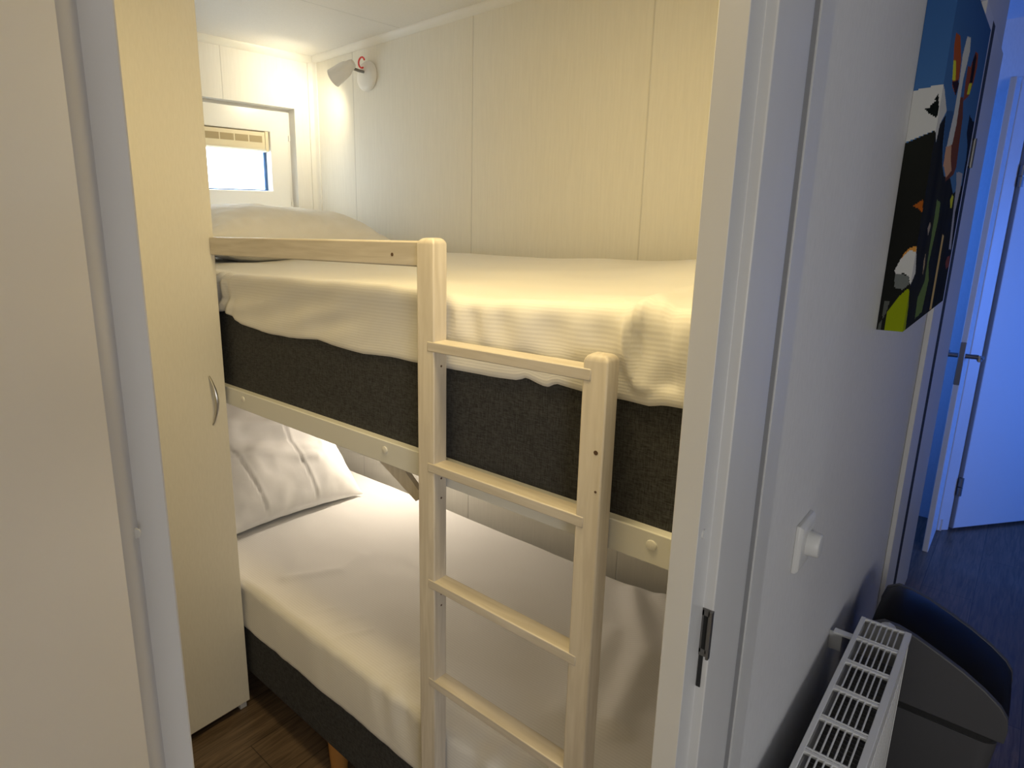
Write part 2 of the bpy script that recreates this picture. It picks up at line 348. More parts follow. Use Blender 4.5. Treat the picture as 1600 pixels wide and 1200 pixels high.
# flush door in the hall wall beyond the print, with its frame
d2 = empty('door_2', (2.8, 0.22, 0), kind='structure')
box('door_casing', 2.36, 2.585, 0.206, 0.2195, 0, 2.05, M['door'], d2, bevel=0.002)
box('door_panel', 2.597, 3.155, 0.2095, 0.2195, 0.01, 2.05, M['door'], d2, bevel=0.002)
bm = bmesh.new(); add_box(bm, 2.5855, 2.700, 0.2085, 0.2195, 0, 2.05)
link('door_gap_shade', bm, M['dark'], d2)  # dark strip painted in as the shadow line between casing and panel
bm = bmesh.new()
add_tube(bm, [(2.63, 0.204, 1.64), (2.63, 0.204, 1.725)], 0.006, 12)
add_box(bm, 2.598, 2.65, 0.2065, 0.2098, 1.645, 1.72)
link('hinge', bm, M['steel'], d2, angle=30)
# narrow open door leaf in front of the end wall, seen edge on
d3 = empty('door_3', (3.65, 0.185, 0), kind='structure')
box('door_panel', 3.50, 3.79, 0.178, 0.200, 0.0, 2.02, M['door'], d3, bevel=0.003)
box('latch_plate', 3.494, 3.5005, 0.179, 0.199, 0.79, 0.975, M['steel'], d3, bevel=0.002)
bm = bmesh.new()
add_tube(bm, [(3.515, 0.245, 0.915), (3.515, 0.135, 0.915)], 0.010, 14)
add_tube(bm, [(3.515, 0.137, 0.918), (3.510, 0.130, 0.905), (3.60, 0.128, 0.900)], 0.010, 12)
add_tube(bm, [(3.515, 0.243, 0.915), (3.60, 0.243, 0.915)], 0.009, 12)
link('door_handle', bm, M['steel'], d3, angle=50)
# the big pale door, standing ajar, and its casing
d4 = empty('door_4', (3.84, 0.124, 0), kind='structure')
def slab(bm, p, d, n, length, thick, z0, z1):
    p = Vector((p[0], p[1])); d = Vector(d).normalized(); n = Vector(n).normalized()
    q = [p, p + d*length, p + d*length + n*thick, p + n*thick]
    add_prism(bm, [(v.x, v.y) for v in q], 'z', z0, z1)
dd = (0.815, -0.58); nn = (0.58, 0.815)
bm = bmesh.new(); slab(bm, (3.845, 0.120), dd, nn, 0.80, 0.04, 0.012, 2.03); link('door_panel', bm, M['door'], d4, bevel=0.003)
bm = bmesh.new(); slab(bm, (3.79, 0.176), (0.045, -0.040), (0.04, 0.045), 0.060, 0.05, 0, 2.06); link('door_casing', bm, M['jamb'], d4, bevel=0.004)
bm = bmesh.new(); slab(bm, (3.8400, 0.1222), dd, nn, 0.0032, 0.02, 0.012, 2.03); link('door_gap_shade', bm, M['joint_shade'], d4)  # grey strip painted in for the shade between leaf and casing
for z in (0.23, 1.66):
    bm = bmesh.new(); add_tube(bm, [(3.838, 0.124, z-0.045), (3.838, 0.124, z-0.002)], 0.010, 12); add_tube(bm, [(3.838, 0.124, z+0.002), (3.838, 0.124, z+0.045)], 0.010, 12)
    link('hinge', bm, M['steel'], d4, angle=30)
bm = bmesh.new(); add_box(bm, 3.80, 3.93, 0.160, 0.1755, 0, 0.06)
tag(link('baseboard_end', bm, M['jamb']), kind='structure')

# bedroom door leaf, swung wide open into the hall beside the camera
th = math.radians(120); tv = Vector((math.cos(th), -math.sin(th))); nv = Vector((math.sin(th), math.cos(th)))
A = Vector((0.0548, 0.1665))
d1 = empty('door_1', (0.04, 0.18, 0), kind='structure')
bm = bmesh.new()
P = [A, A + tv*0.60, A + tv*0.60 - nv*0.038, A - tv*0.012 - nv*0.038, A - tv*0.012 - nv*0.024, A - nv*0.024]
add_prism(bm, [(p.x, p.y) for p in P], 'z', 0.01, 2.03)
link('door_panel', bm, M['door'], d1, bevel=0.0025, seg=3)

# ------------------------------------------------------------------ window
w1 = empty('window_1', ((WX0+WX1)/2, NY+0.03, WZ0), kind='structure')
GX0, GX1, GZ0, GZ1 = 1.08, 1.556, 1.642, 1.868
YF = 2.394
def frame_bm(x0, x1, z0, z1, ix0, ix1, iz0, iz1, y0, y1, slope=0.0):
    bm = bmesh.new()
    o = [(x0, z0), (x1, z0), (x1, z1), (x0, z1)]; i = [(ix0, iz0), (ix1, iz0), (ix1, iz1), (ix0, iz1)]
    ib = [(ix0+slope, iz0+slope), (ix1-slope, iz0+slope), (ix1-slope, iz1-slope), (ix0+slope, iz1-slope)]
    O0 = [bm.verts.new((a, y0, b)) for a, b in o]; O1 = [bm.verts.new((a, y1, b)) for a, b in o]
    I0 = [bm.verts.new((a, y0, b)) for a, b in i]; I1 = [bm.verts.new((a, y1, b)) for a, b in ib]
    for k in range(4):
        j = (k+1) % 4
        bm.faces.new((O0[k], O0[j], I0[j], I0[k])); bm.faces.new((I0[k], I0[j], I1[j], I1[k]))
        bm.faces.new((O1[k], O1[j], I1[j], I1[k])); bm.faces.new((O0[k], O0[j], O1[j], O1[k]))
    return bm
link('window_frame', frame_bm(WX0, WX1, WZ0, WZ1, WX0+0.02, WX1-0.010, WZ0+0.012, WZ1-0.010, YF+0.010, NY+0.10), M['pvc'], w1, smooth=False)
link('window_sash', frame_bm(WX0+0.022, WX1-0.012, WZ0+0.014, WZ1-0.012, GX0, GX1+0.012, GZ0-0.008, GZ1+0.008, YF, YF+0.045, 0.004), M['pvc'], w1, bevel=0.003)
link('gasket', frame_bm(GX0-0.002, GX1+0.010, GZ0-0.010, GZ1+0.010, GX0+0.006, GX1-0.004, GZ0-0.001, GZ1-0.004, YF+0.034, YF+0.040), M['gasket'], w1, smooth=False)
box('window_pane', GX0, GX1+0.005, YF+0.0365, YF+0.0395, GZ0-0.006, GZ1, M['glass'], w1)
for z0, z1 in ((1.845, 1.866), (1.572, 1.590)):
    bm = bmesh.new(); add_tube(bm, [(WX1-0.013, YF-0.004, z0), (WX1-0.013, YF-0.004, z1)], 0.004, 10); link('hinge', bm, M['pvc'], w1)

bl = empty('roller_blind', ((GX0+GX1)/2, YF+0.01, 1.80), 'cream roller blind case fixed across the top of the small window pane', 'blind')
BX0, BX1 = GX0+0.004, GX1+0.002
bm = bmesh.new()
add_prism(bm, [(YF+0.003, 1.802), (YF+0.001, 1.815), (YF+0.001, 1.871), (YF+0.033, 1.873), (YF+0.033, 1.796), (YF+0.010, 1.796)], 'x', BX0, BX1-0.016)
link('blind_case', bm, M['blind'], bl, bevel=0.001)
for k in range(7):
    x1 = BX1-0.030-k*0.066
    if x1-0.058 < BX0: break
    box('fabric_slot', x1-0.060, x1, YF+0.0002, YF+0.002, 1.829, 1.855, M['blind_slot'], bl)
box('end_cap', BX1-0.016, BX1, YF-0.002, YF+0.033, 1.794, 1.8745, M['blind'], bl, bevel=0.002)
box('end_cap', BX0-0.004, BX0, YF-0.002, YF+0.033, 1.794, 1.8745, M['blind'], bl, bevel=0.001)

# ------------------------------------------------------------------ wardrobe
wr = empty('wardrobe', (0.45, 1.85, 0), 'tall cream laminate wardrobe with bow handle standing left of the bunks', 'wardrobe')
box('body', 0.06, 0.834, 1.592, 2.12, 0.033, 2.12, M['wardrobe'], wr, bevel=0.001)
for (x0, x1) in ((0.445, 0.835), (0.06, 0.442)):
    dr = box('door', x0, x1, 1.572, 1.590, 0.031, 2.12, M['wardrobe'], wr, bevel=0.0012)
    if x0 > .3:
        bm = bmesh.new(); pts = []; rr = []
        for k in range(21):
            t = k/20.0; s = math.sin(PI*t)
            pts.append((0.789+0.006*s, 1.5715-0.024*s**0.8, 0.954+0.139*t)); rr.append(0.0022+0.0032*s)
        add_tube(bm, pts, .005, 10, radii=rr)
        tag(link('handle', bm, M['nickel'], dr), label='curved nickel handle')
for x, y in ((0.820, 1.600), (0.075, 1.600), (0.820, 2.10), (0.075, 2.10)):
    box('foot', x-0.011, x+0.011, y-0.012, y+0.012, 0, 0.033, M['plastic'], wr)

# ------------------------------------------------------------------ soft goods
def soft_box(x0, x1, y0, y1, z0, z1, r, step, fn):
    """rounded box as a fine grid, each vertex then moved by fn(p, normal, (fx,fy,fz))"""
    bm = bmesh.new(); ly = bm.verts.layers.float.new('stripe')
    nx, ny, nz = [max(2, int(round(d/step))) for d in (x1-x0, y1-y0, z1-z0)]
    cache = {}
    def V(i, j, k):
        key = (i, j, k)
        if key in cache: return cache[key]
        p = Vector((x0+(x1-x0)*i/nx, y0+(y1-y0)*j/ny, z0+(z1-z0)*k/nz))
        q = Vector((min(max(p.x, x0+r), x1-r), min(max(p.y, y0+r), y1-r), min(max(p.z, z0+r*.5), z1-r)))
        d = p-q
        if d.length > 1e-9:
            n = d.normalized(); p2 = q + n*min(r, d.length if p.z < z0+r*.5 else r)
        else: n = Vector((0, 0, 1)); p2 = p
        v = bm.verts.new(fn(p2, n)); v[ly] = p2.x + p2.z; cache[key] = v; return v
    for i in range(nx):
        for j in range(ny):
            bm.faces.new((V(i,j,nz), V(i+1,j,nz), V(i+1,j+1,nz), V(i,j+1,nz)))
            bm.faces.new((V(i,j,0), V(i,j+1,0), V(i+1,j+1,0), V(i+1,j,0)))
    for i in range(nx):
        for k in range(nz):
            bm.faces.new((V(i,0,k), V(i+1,0,k), V(i+1,0,k+1), V(i,0,k+1)))
            bm.faces.new((V(i,ny,k), V(i,ny,k+1), V(i+1,ny,k+1), V(i+1,ny,k)))
    for j in range(ny):
        for k in range(nz):
            bm.faces.new((V(0,j,k), V(0,j,k+1), V(0,j+1,k+1), V(0,j+1,k)))
            bm.faces.new((V(nx,j,k), V(nx,j+1,k), V(nx,j+1,k+1), V(nx,j,k+1)))
    return bm
def ridge(px, py, path, wd):
    """distance falloff to a polyline"""
    best = 9
    for (a, b), (c, d) in zip(path, path[1:]):
        vx, vy = c-a, d-b; t = max(0, min(1, ((px-a)*vx+(py-b)*vy)/(vx*vx+vy*vy+1e-9)))
        best = min(best, math.hypot(px-a-t*vx, py-b-t*vy))
    return math.exp(-(best/wd)**2)
N = noise.noise

XB = 0.85                                   # front plane of both beds
HEM = [(0.0, 1.246), (0.33, 1.244), (0.35, 1.243), (0.37, 1.237), (0.40, 1.236), (0.475, 1.237), (0.528, 1.242), (0.545, 1.232), (0.563, 1.236), (0.585, 1.243), (0.602, 1.235),
       (0.655, 1.232), (0.74, 1.230), (0.83, 1.230), (0.92, 1.229), (1.0, 1.224), (1.107, 1.230), (1.16, 1.235), (1.28, 1.225), (1.40, 1.227), (1.50, 1.236), (1.545, 1.250), (1.574, 1.262), (2.4, 1.26)]
def upper_fn(p, n):
    x, y, z = p
    front = sstep(0.92, 0.86, x)
    topw = sstep(1.33, 1.37, z)
    d = 0.0
    # front hang: slack folds
    fz = sstep(1.20, 1.30, z)*sstep(1.375, 1.33, z)
    d += front*(0.004*N(Vector((y*9, z*5, 1))) + 0.0015*N(Vector((y*18+z*10, z*7, 4))))
    right = sstep(0.90, 0.75, y)
    d += front*fz*right*0.0045*math.sin(y*80+5*N(Vector((y*4, 0, 2))))*sstep(1.25, 1.33, z)
    # long diagonal pulls on the left half
    left = sstep(0.95, 1.1, y)
    d += front*left*0.004*math.sin((y*1.0+z*2.2)*24+2*N(Vector((y*3, z*3, 8))))*fz
    # crisp edge line along the top front left
    d += 0.004*ridge(x, z, [(0.853, 1.352), (0.853, 1.352)], 0.012)*left
    # heavy gathered fold by the right jamb
    d += 0.014*front*ridge(y, z, [(0.392, 1.370), (0.408, 1.345), (0.405, 1.31), (0.397, 1.27), (0.386, 1.238)], 0.008)
    d += 0.004*front*sstep(0.41, 0.37, y)
    d -= 0.008*front*ridge(y, z, [(0.352, 1.36), (0.345, 1.25)], 0.012)
    q = Vector((x, y, z))
    # top surface undulation
    h = topw*(0.010*N(Vector((x*3.2, y*2.4, 3))) + 0.004*N(Vector((x*9, y*5, 6))))
    h += topw*0.012*math.exp(-((y-0.33)/0.14)**2)*(0.7+0.5*N(Vector((x*7, y*7, 1)))+0.6*sstep(0.9, 1.5, x))
    h += topw*sstep(1.1, 1.60, x)*(0.016+0.007*N(Vector((y*2.2, 0, 5)))+0.018*sstep(0.75, 0.50, y))
    for path, a, wd in (([(0.88, 0.37), (1.0, 0.43), (1.15, 0.44)], 0.008, 0.016), ([(0.95, 0.30), (1.15, 0.38), (1.3, 0.36)], 0.010, 0.02), ([(0.87, 0.405), (0.90, 0.44), (0.94, 0.47)], 0.004, 0.009)):
        h += topw*a*ridge(x, y, path, wd)
    # left end gather
    if y > 1.48: d += front*0.006*math.sin((y-1.5)*150+z*40)*sstep(1.5, 1.58, y)
    q += n*d; q.z += h
    # hem
    hem = interp(HEM, y) if x < 1.2 else 1.235
    if z < 1.201 and XB+0.02 < x < 1.68 and 0.33 < y < 2.30: q.z = 1.264; return q
    if z < 1.31: q.z = hem + (q.z-1.20)*(1.31-hem)/(1.31-1.20)
    return q
sh = soft_box(XB+0.005, 1.70, 0.30, 2.33, 1.20, 1.370, 0.024, 0.009, upper_fn)
tag(link('bed_sheet', sh, M['sheet'], angle=180), 'white striped sheet draped over the upper bunk mattress with a wavy hem', 'bed sheet')

def lower_fn(p, n):
    x, y, z = p
    front = sstep(0.94, 0.87, x); topw = sstep(0.40, 0.425, z); d = 0.0
    d += front*(0.004*N(Vector((y*6, z*5, 11))) + 0.002*N(Vector((y*25, z*8, 4))))
    d += front*0.003*math.sin(y*70+3*N(Vector((y*5, 0, 2))))*sstep(1.1, 0.9, y)*sstep(0.30, 0.40, z)
    h = topw*(0.006*N(Vector((x*3, y*2.2, 3))) + 0.002*N(Vector((x*14, y*7, 6))))
    # little pulls across the front edge
    for k, yy in enumerate((1.32, 1.24, 1.17, 1.02, 0.985, 0.955, 0.93, 0.88)):
        h += sstep(0.86, 0.89, x)*topw*(0.002+0.0012*(k % 3))*ridge(x, y, [(0.875, yy), (0.97+0.02*(k % 2), yy-0.05)], 0.006)
    h += topw*0.005*ridge(x, y, [(0.95, 1.50), (1.10, 1.42), (1.2, 1.44)], 0.02)
    # rumpled foot end
    ft = sstep(0.75, 0.45, y)
    h += topw*ft*(0.022+0.008*N(Vector((x*5, y*5, 9))))
    for path, a, wd in (([(1.60, 0.70), (1.35, 0.55), (1.10, 0.50)], 0.018, 0.035), ([(1.62, 0.62), (1.5, 0.45), (1.3, 0.36)], 0.016, 0.03), ([(1.40, 0.66), (1.2, 0.62), (1.05, 0.60)], 0.008, 0.03)):
        h += topw*a*ridge(x, y, path, wd)
    q = Vector((x, y, z)) + n*d; q.z += h
    if z < 0.277 and XB+0.02 < x < 1.64 and 0.33 < y < 2.31: q.z = 0.2775
    return q
sh = soft_box(XB-0.006, 1.655, 0.30, 2.335, 0.276, 0.436, 0.020, 0.009, lower_fn)
tag(link('bed_sheet', sh, M['sheet'], angle=180), 'white striped fitted sheet covering the lower bunk mattress', 'bed sheet')

def pillow(name, center, rot, L, W, T, seed, label, group, creases=(), sag=0.0, blunt=0.55):
    """L along local x, W along local y; seam at the rim, stuffed middle"""
    bm = bmesh.new(); n, m_ = 120, 100; top = {}; bot = {}
    def shape(u, v, s):
        # pulled in sides between pointed corners
        x = u*L/2*(1-0.055*(1-v*v)*abs(u)**3); y = v*W/2*(1-0.06*(1-u*u)*abs(v)**3)
        t = ((1-abs(u)**3.2)*(1-abs(v)**3.2)); t = max(t, 0)**blunt
        z = s*T/2*t
        z += s*t*(0.012*N(Vector((u*2.2+seed, v*2.2, s))) + 0.004*N(Vector((u*6, v*6+seed, s))))
        edge = 1-t
        z += edge*0.007*N(Vector((u*7+seed, v*7, 2)))
        if s > 0:
            for path, a, wd in creases: z += a*ridge(u, v, path, wd)*min(1, t*3)
        z -= sag*(u*u)
        return Vector((x, y, z))
    for i in range(n+1):
        for j in range(m_+1):
            u = -1+2*i/n; v = -1+2*j/m_
            u = math.sin(u*PI/2)*.35+u*.65; v = math.sin(v*PI/2)*.35+v*.65
            top[i, j] = bm.verts.new(shape(u, v, 1))
            bot[i, j] = top[i, j] if i in (0, n) or j in (0, m_) else bm.verts.new(shape(u, v, -1))
    for i in range(n):
        for j in range(m_):
            bm.faces.new((top[i,j], top[i+1,j], top[i+1,j+1], top[i,j+1]))
            f = [bot[i,j], bot[i,j+1], bot[i+1,j+1], bot[i+1,j]]
            try: bm.faces.new(f)
            except ValueError: pass
    R = Matrix.Rotation(rot[2], 4, 'Z') @ Matrix.Rotation(rot[0], 4, 'X') @ Matrix.Rotation(rot[1], 4, 'Y')
    for v in bm.verts: v.co = R @ v.co + Vector(center)
    o = link(name, bm, M['pillow'], angle=180)
    return tag(o, label, 'pillow', group)
pillow('pillow', (1.335, 2.055, 1.462), (math.radians(4), math.radians(3), math.radians(-3)), 0.74, 0.52, 0.20, 1.3,
       'plump white pillow on the upper bunk below the small window', 'pillows of the bunk bed',
       creases=(([(-0.5, 0.9), (-0.3, 0.2), (-0.1, -0.5)], -0.006, 0.05), ([(0.2, -0.9), (0.5, -0.1)], -0.005, 0.05), ([(-0.35, 0.5), (-0.2, 0.0)], 0.006, 0.06)))
pillow('pillow', (1.190, 2.055, 0.690), (math.radians(44), math.radians(1), math.radians(-4)), 0.665, 0.70, 0.20, 5.1,
       'white creased pillow leaning at the head of the lower bunk', 'pillows of the bunk bed',
       creases=(([(0.05, 0.95), (0.12, 0.3), (0.24, -0.1), (0.36, -0.95)], -0.0035, 0.010), ([(-0.62, 0.3), (-0.40, -0.3), (-0.26, -0.95)], -0.0035, 0.010),
                ([(0.09, 0.95), (0.16, 0.3), (0.28, -0.1), (0.40, -0.95)], 0.0015, 0.020), ([(-0.58, 0.3), (-0.36, -0.3), (-0.22, -0.95)], 0.0015, 0.020),
                ([(-0.95, 0.15), (-0.5, 0.18), (0.0, 0.0), (0.55, -0.15)], 0.016, 0.07), ([(-0.9, -0.30), (-0.2, -0.28), (0.5, -0.50)], 0.009, 0.06),
                ([(-0.6, -0.02), (0.0, -0.18), (0.6, -0.33)], -0.010, 0.06), ([(-0.9, 0.62), (-0.2, 0.55), (0.4, 0.7)], 0.012, 0.08), ([(0.3, 0.35), (0.8, 0.15)], 0.010, 0.06)))


# ------------------------------------------------------------------ beds
ub = empty('bunk_bed', (1.28, 1.31, 1.0), 'upper bunk with charcoal fabric base and white rail, hung between the walls', 'bunk bed')
box('bed_base', XB+0.012, 1.70, 0.29, 2.33, 1.045, 1.262, M['fabric'], ub, bevel=0.008, seg=3)
rl = box('side_rail', XB-0.006, XB+0.020, 0.252, 2.358, 1.000, 1.0515, M['rail_white'], ub, bevel=0.002)
for y in (1.494, 0.924, 0.347):
    bm = bmesh.new(); add_tube(bm, [(XB-0.005, y, 1.031), (XB-0.008, y, 1.031), (XB-0.009, y, 1.031)], .0075, 16, radii=[.0085, .0078, .005])
    link('bolt_cap', bm, M['plastic'], rl)
box('slat_panel', XB+0.02, 1.72, 0.29, 2.33, 1.025, 1.044, M['pine'], ub)
box('wall_rail', 1.745, 1.779, 0.252, 2.358, 0.985, 1.045, M['rail_white'], ub, bevel=0.002)
bm = bmesh.new()
add_prism(bm, [(0.985, 1.003), (0.895, 0.985), (0.845, 0.945), (0.862, 0.925), (0.985, 0.99)], 'x', XB+0.022, XB+0.034)
link('underside_brace', bm, M['pine'], ub)

lb = empty('divan_bed', (1.25, 1.31, 0), 'lower bunk divan with charcoal fabric base on turned wooden legs', 'bed')
box('bed_base', XB, 1.655, 0.30, 2.335, 0.113, 0.2762, M['fabric'], lb, bevel=0.008, seg=3)
for x, y in ((0.885, 1.185), (0.90, 0.36), (0.90, 2.27), (1.60, 0.36), (1.60, 1.185), (1.60, 2.27)):
    bm = bmesh.new(); add_tube(bm, [(x, y, 0.0), (x, y, 0.06), (x, y, 0.114)], .03, 24, radii=[.022, .027, .030])
    link('leg', bm, M['pine_leg'], lb, angle=50)

# ------------------------------------------------------------------ ladder with guard rail
ld = empty('bunk_ladder', (0.828, 0.60, 0), 'whitewashed wooden bunk ladder with four rungs and a guard rail', 'ladder')
LX0, LX1 = 0.805, 0.8405
def post(y0, y1, zt):
    bm = bmesh.new(); xm, ym = (LX0+LX1)/2, (y0+y1)/2; hx, hy = (LX1-LX0)/2, (y1-y0)/2; rings = []
    for z, d in ((0.0, 0.0), (zt-0.011, 0.0), (zt-0.007, 0.0012), (zt-0.0035, 0.0035), (zt-0.001, 0.007), (zt, 0.012)):
        rings.append([bm.verts.new((xm+sx*(hx-d), ym+sy*(hy-d), z)) for sx, sy in ((-1,-1), (1,-1), (1,1), (-1,1))])
    for A_, B_ in zip(rings, rings[1:]):
        for k in range(4): bm.faces.new((A_[k], A_[(k+1)%4], B_[(k+1)%4], B_[k]))
    bm.faces.new(rings[0]); bm.faces.new(rings[-1])
    return link('post', bm, M['pine'], ld, bevel=0.0022, seg=2, angle=30)
p1 = post(0.747, 0.7885, 1.4715)
p2 = post(0.4125, 0.4515, 1.3115)
for z in (1.290, 1.0585, 0.8155, 0.592):
    bm = bmesh.new()
    add_box(bm, LX0-0.0010, LX1-0.001, 0.4375, 0.7635, z-0.0185, z)
    link('rung', bm, M['pine_long'], ld, bevel=0.0018)
box('guard_rail', 0.8215, 0.8425, 0.789, 1.571, 1.4195, 1.4655, M['pine_long'], ld, bevel=0.003)
for (y, z, r) in ((0.4235, 1.166, 0.0035), (0.4205, 1.105, 0.002)):
    bm = bmesh.new(); add_tube(bm, [(LX0+0.0002, y, z), (LX0-0.0004, y, z)], r, 12); link('wood_knot', bm, M['knot'], p2)
bm = bmesh.new(); add_tube(bm, [(0.8217, 0.868, 1.440), (0.8211, 0.868, 1.440)], 0.0035, 12); link('wood_knot', bm, M['knot'], ld)
for z in (1.243, 1.025, 0.985, 0.78, 0.755):
    bm = bmesh.new(); add_tube(bm, [(0.825, 0.7472, z), (0.825, 0.7466, z)], 0.0022, 10); link('screw_hole', bm, M['knot'], p1)

# ------------------------------------------------------------------ wall spotlights
def spot(base, head0, head1, label, power, cone=165, blend=0.8, col=(1.0, 0.87, 0.60)):
    root = empty('wall_spotlight', base, label, 'wall lamp', 'white spotlights on the bunk wall')
    b = Vector(base)
    bm = bmesh.new()
    prof = [(0.0, 0.054), (0.006, 0.056), (0.013, 0.053), (0.019, 0.046), (0.023, 0.032), (0.024, 0.0001)]
    add_tube(bm, [b + Vector((-h, 0, 0)) for h, r in prof], .05, 40, radii=[r for h, r in prof])
    link('base_plate', bm, M['lamp_white'], root, angle=40)
    h0, h1 = Vector(head0), Vector(head1); dr = (h1-h0).normalized()
    bm = bmesh.new()
    add_tube(bm, [b + Vector((-0.020, 0.0, 0.014)), b + Vector((-0.045, 0.004, 0.016)), h0 + dr*0.02 + Vector((0.006, 0, -0.004))], 0.0055, 12)
    link('arm', bm, M['steel'], root)
    # bell shaped shade, open at the mouth, double walled
    n = 36; bm = bmesh.new(); L = (h1-h0).length
    pr = [(0.0, 0.0001), (0.0, 0.015), (0.10, 0.020), (0.22, 0.021), (0.30, 0.027), (0.45, 0.031), (1.0, 0.036), (1.0, 0.034), (0.45, 0.029), (0.30, 0.024), (0.24, 0.0001)]
    add_lathe(bm, h0, dr, [(L*t, r) for t, r in pr], n)
    s = link('lamp_shade', bm, M['lamp_white'], root, angle=40)
    bm = bmesh.new()
    add_tube(bm, [h0 + dr*L*t for t in (0.35, 0.42, 0.55, 0.68, 0.72)], .02, 24, radii=[.010, .016, .020, .016, .005])
    link('bulb', bm, M['bulb'], s)
    bm = bmesh.new(); pts = []
    for k in range(15):
        a = math.radians(160 - k*19)
        pts.append(b + Vector((-0.036+0.004*k/14, -0.002+0.019*math.cos(a), 0.046+0.019*math.sin(a))))
    add_tube(bm, pts, 0.0032, 8); link('cable', bm, M['red'], root)
    l = bpy.data.lights.new('spotlight_bulb', 'SPOT'); l.energy = power; l.color = col
    l.spot_size = math.radians(cone); l.spot_blend = blend; l.shadow_soft_size = 0.012
    lo = bpy.data.objects.new('spotlight_bulb', l); sc.collection.objects.link(lo)
    lo.location = h0 + dr*L*(0.86 if h0.z > 1.5 else 1.0); lo.rotation_euler = dr.to_track_quat('-Z', 'Y').to_euler()
    return root
spot((1.7795, 2.000, 2.060), (1.698, 1.992, 2.096), (1.664, 2.076, 2.050), 'white wall spotlight high above the upper bunk, red wire loop at its neck', 5.5)
spot((1.7795, 1.740, 0.870), (1.700, 1.745, 0.915), (1.676, 1.738, 0.830), 'white wall spotlight glowing under the upper bunk, behind its rail', 9.5, 172, 0.25, (1.0, 0.86, 0.70))

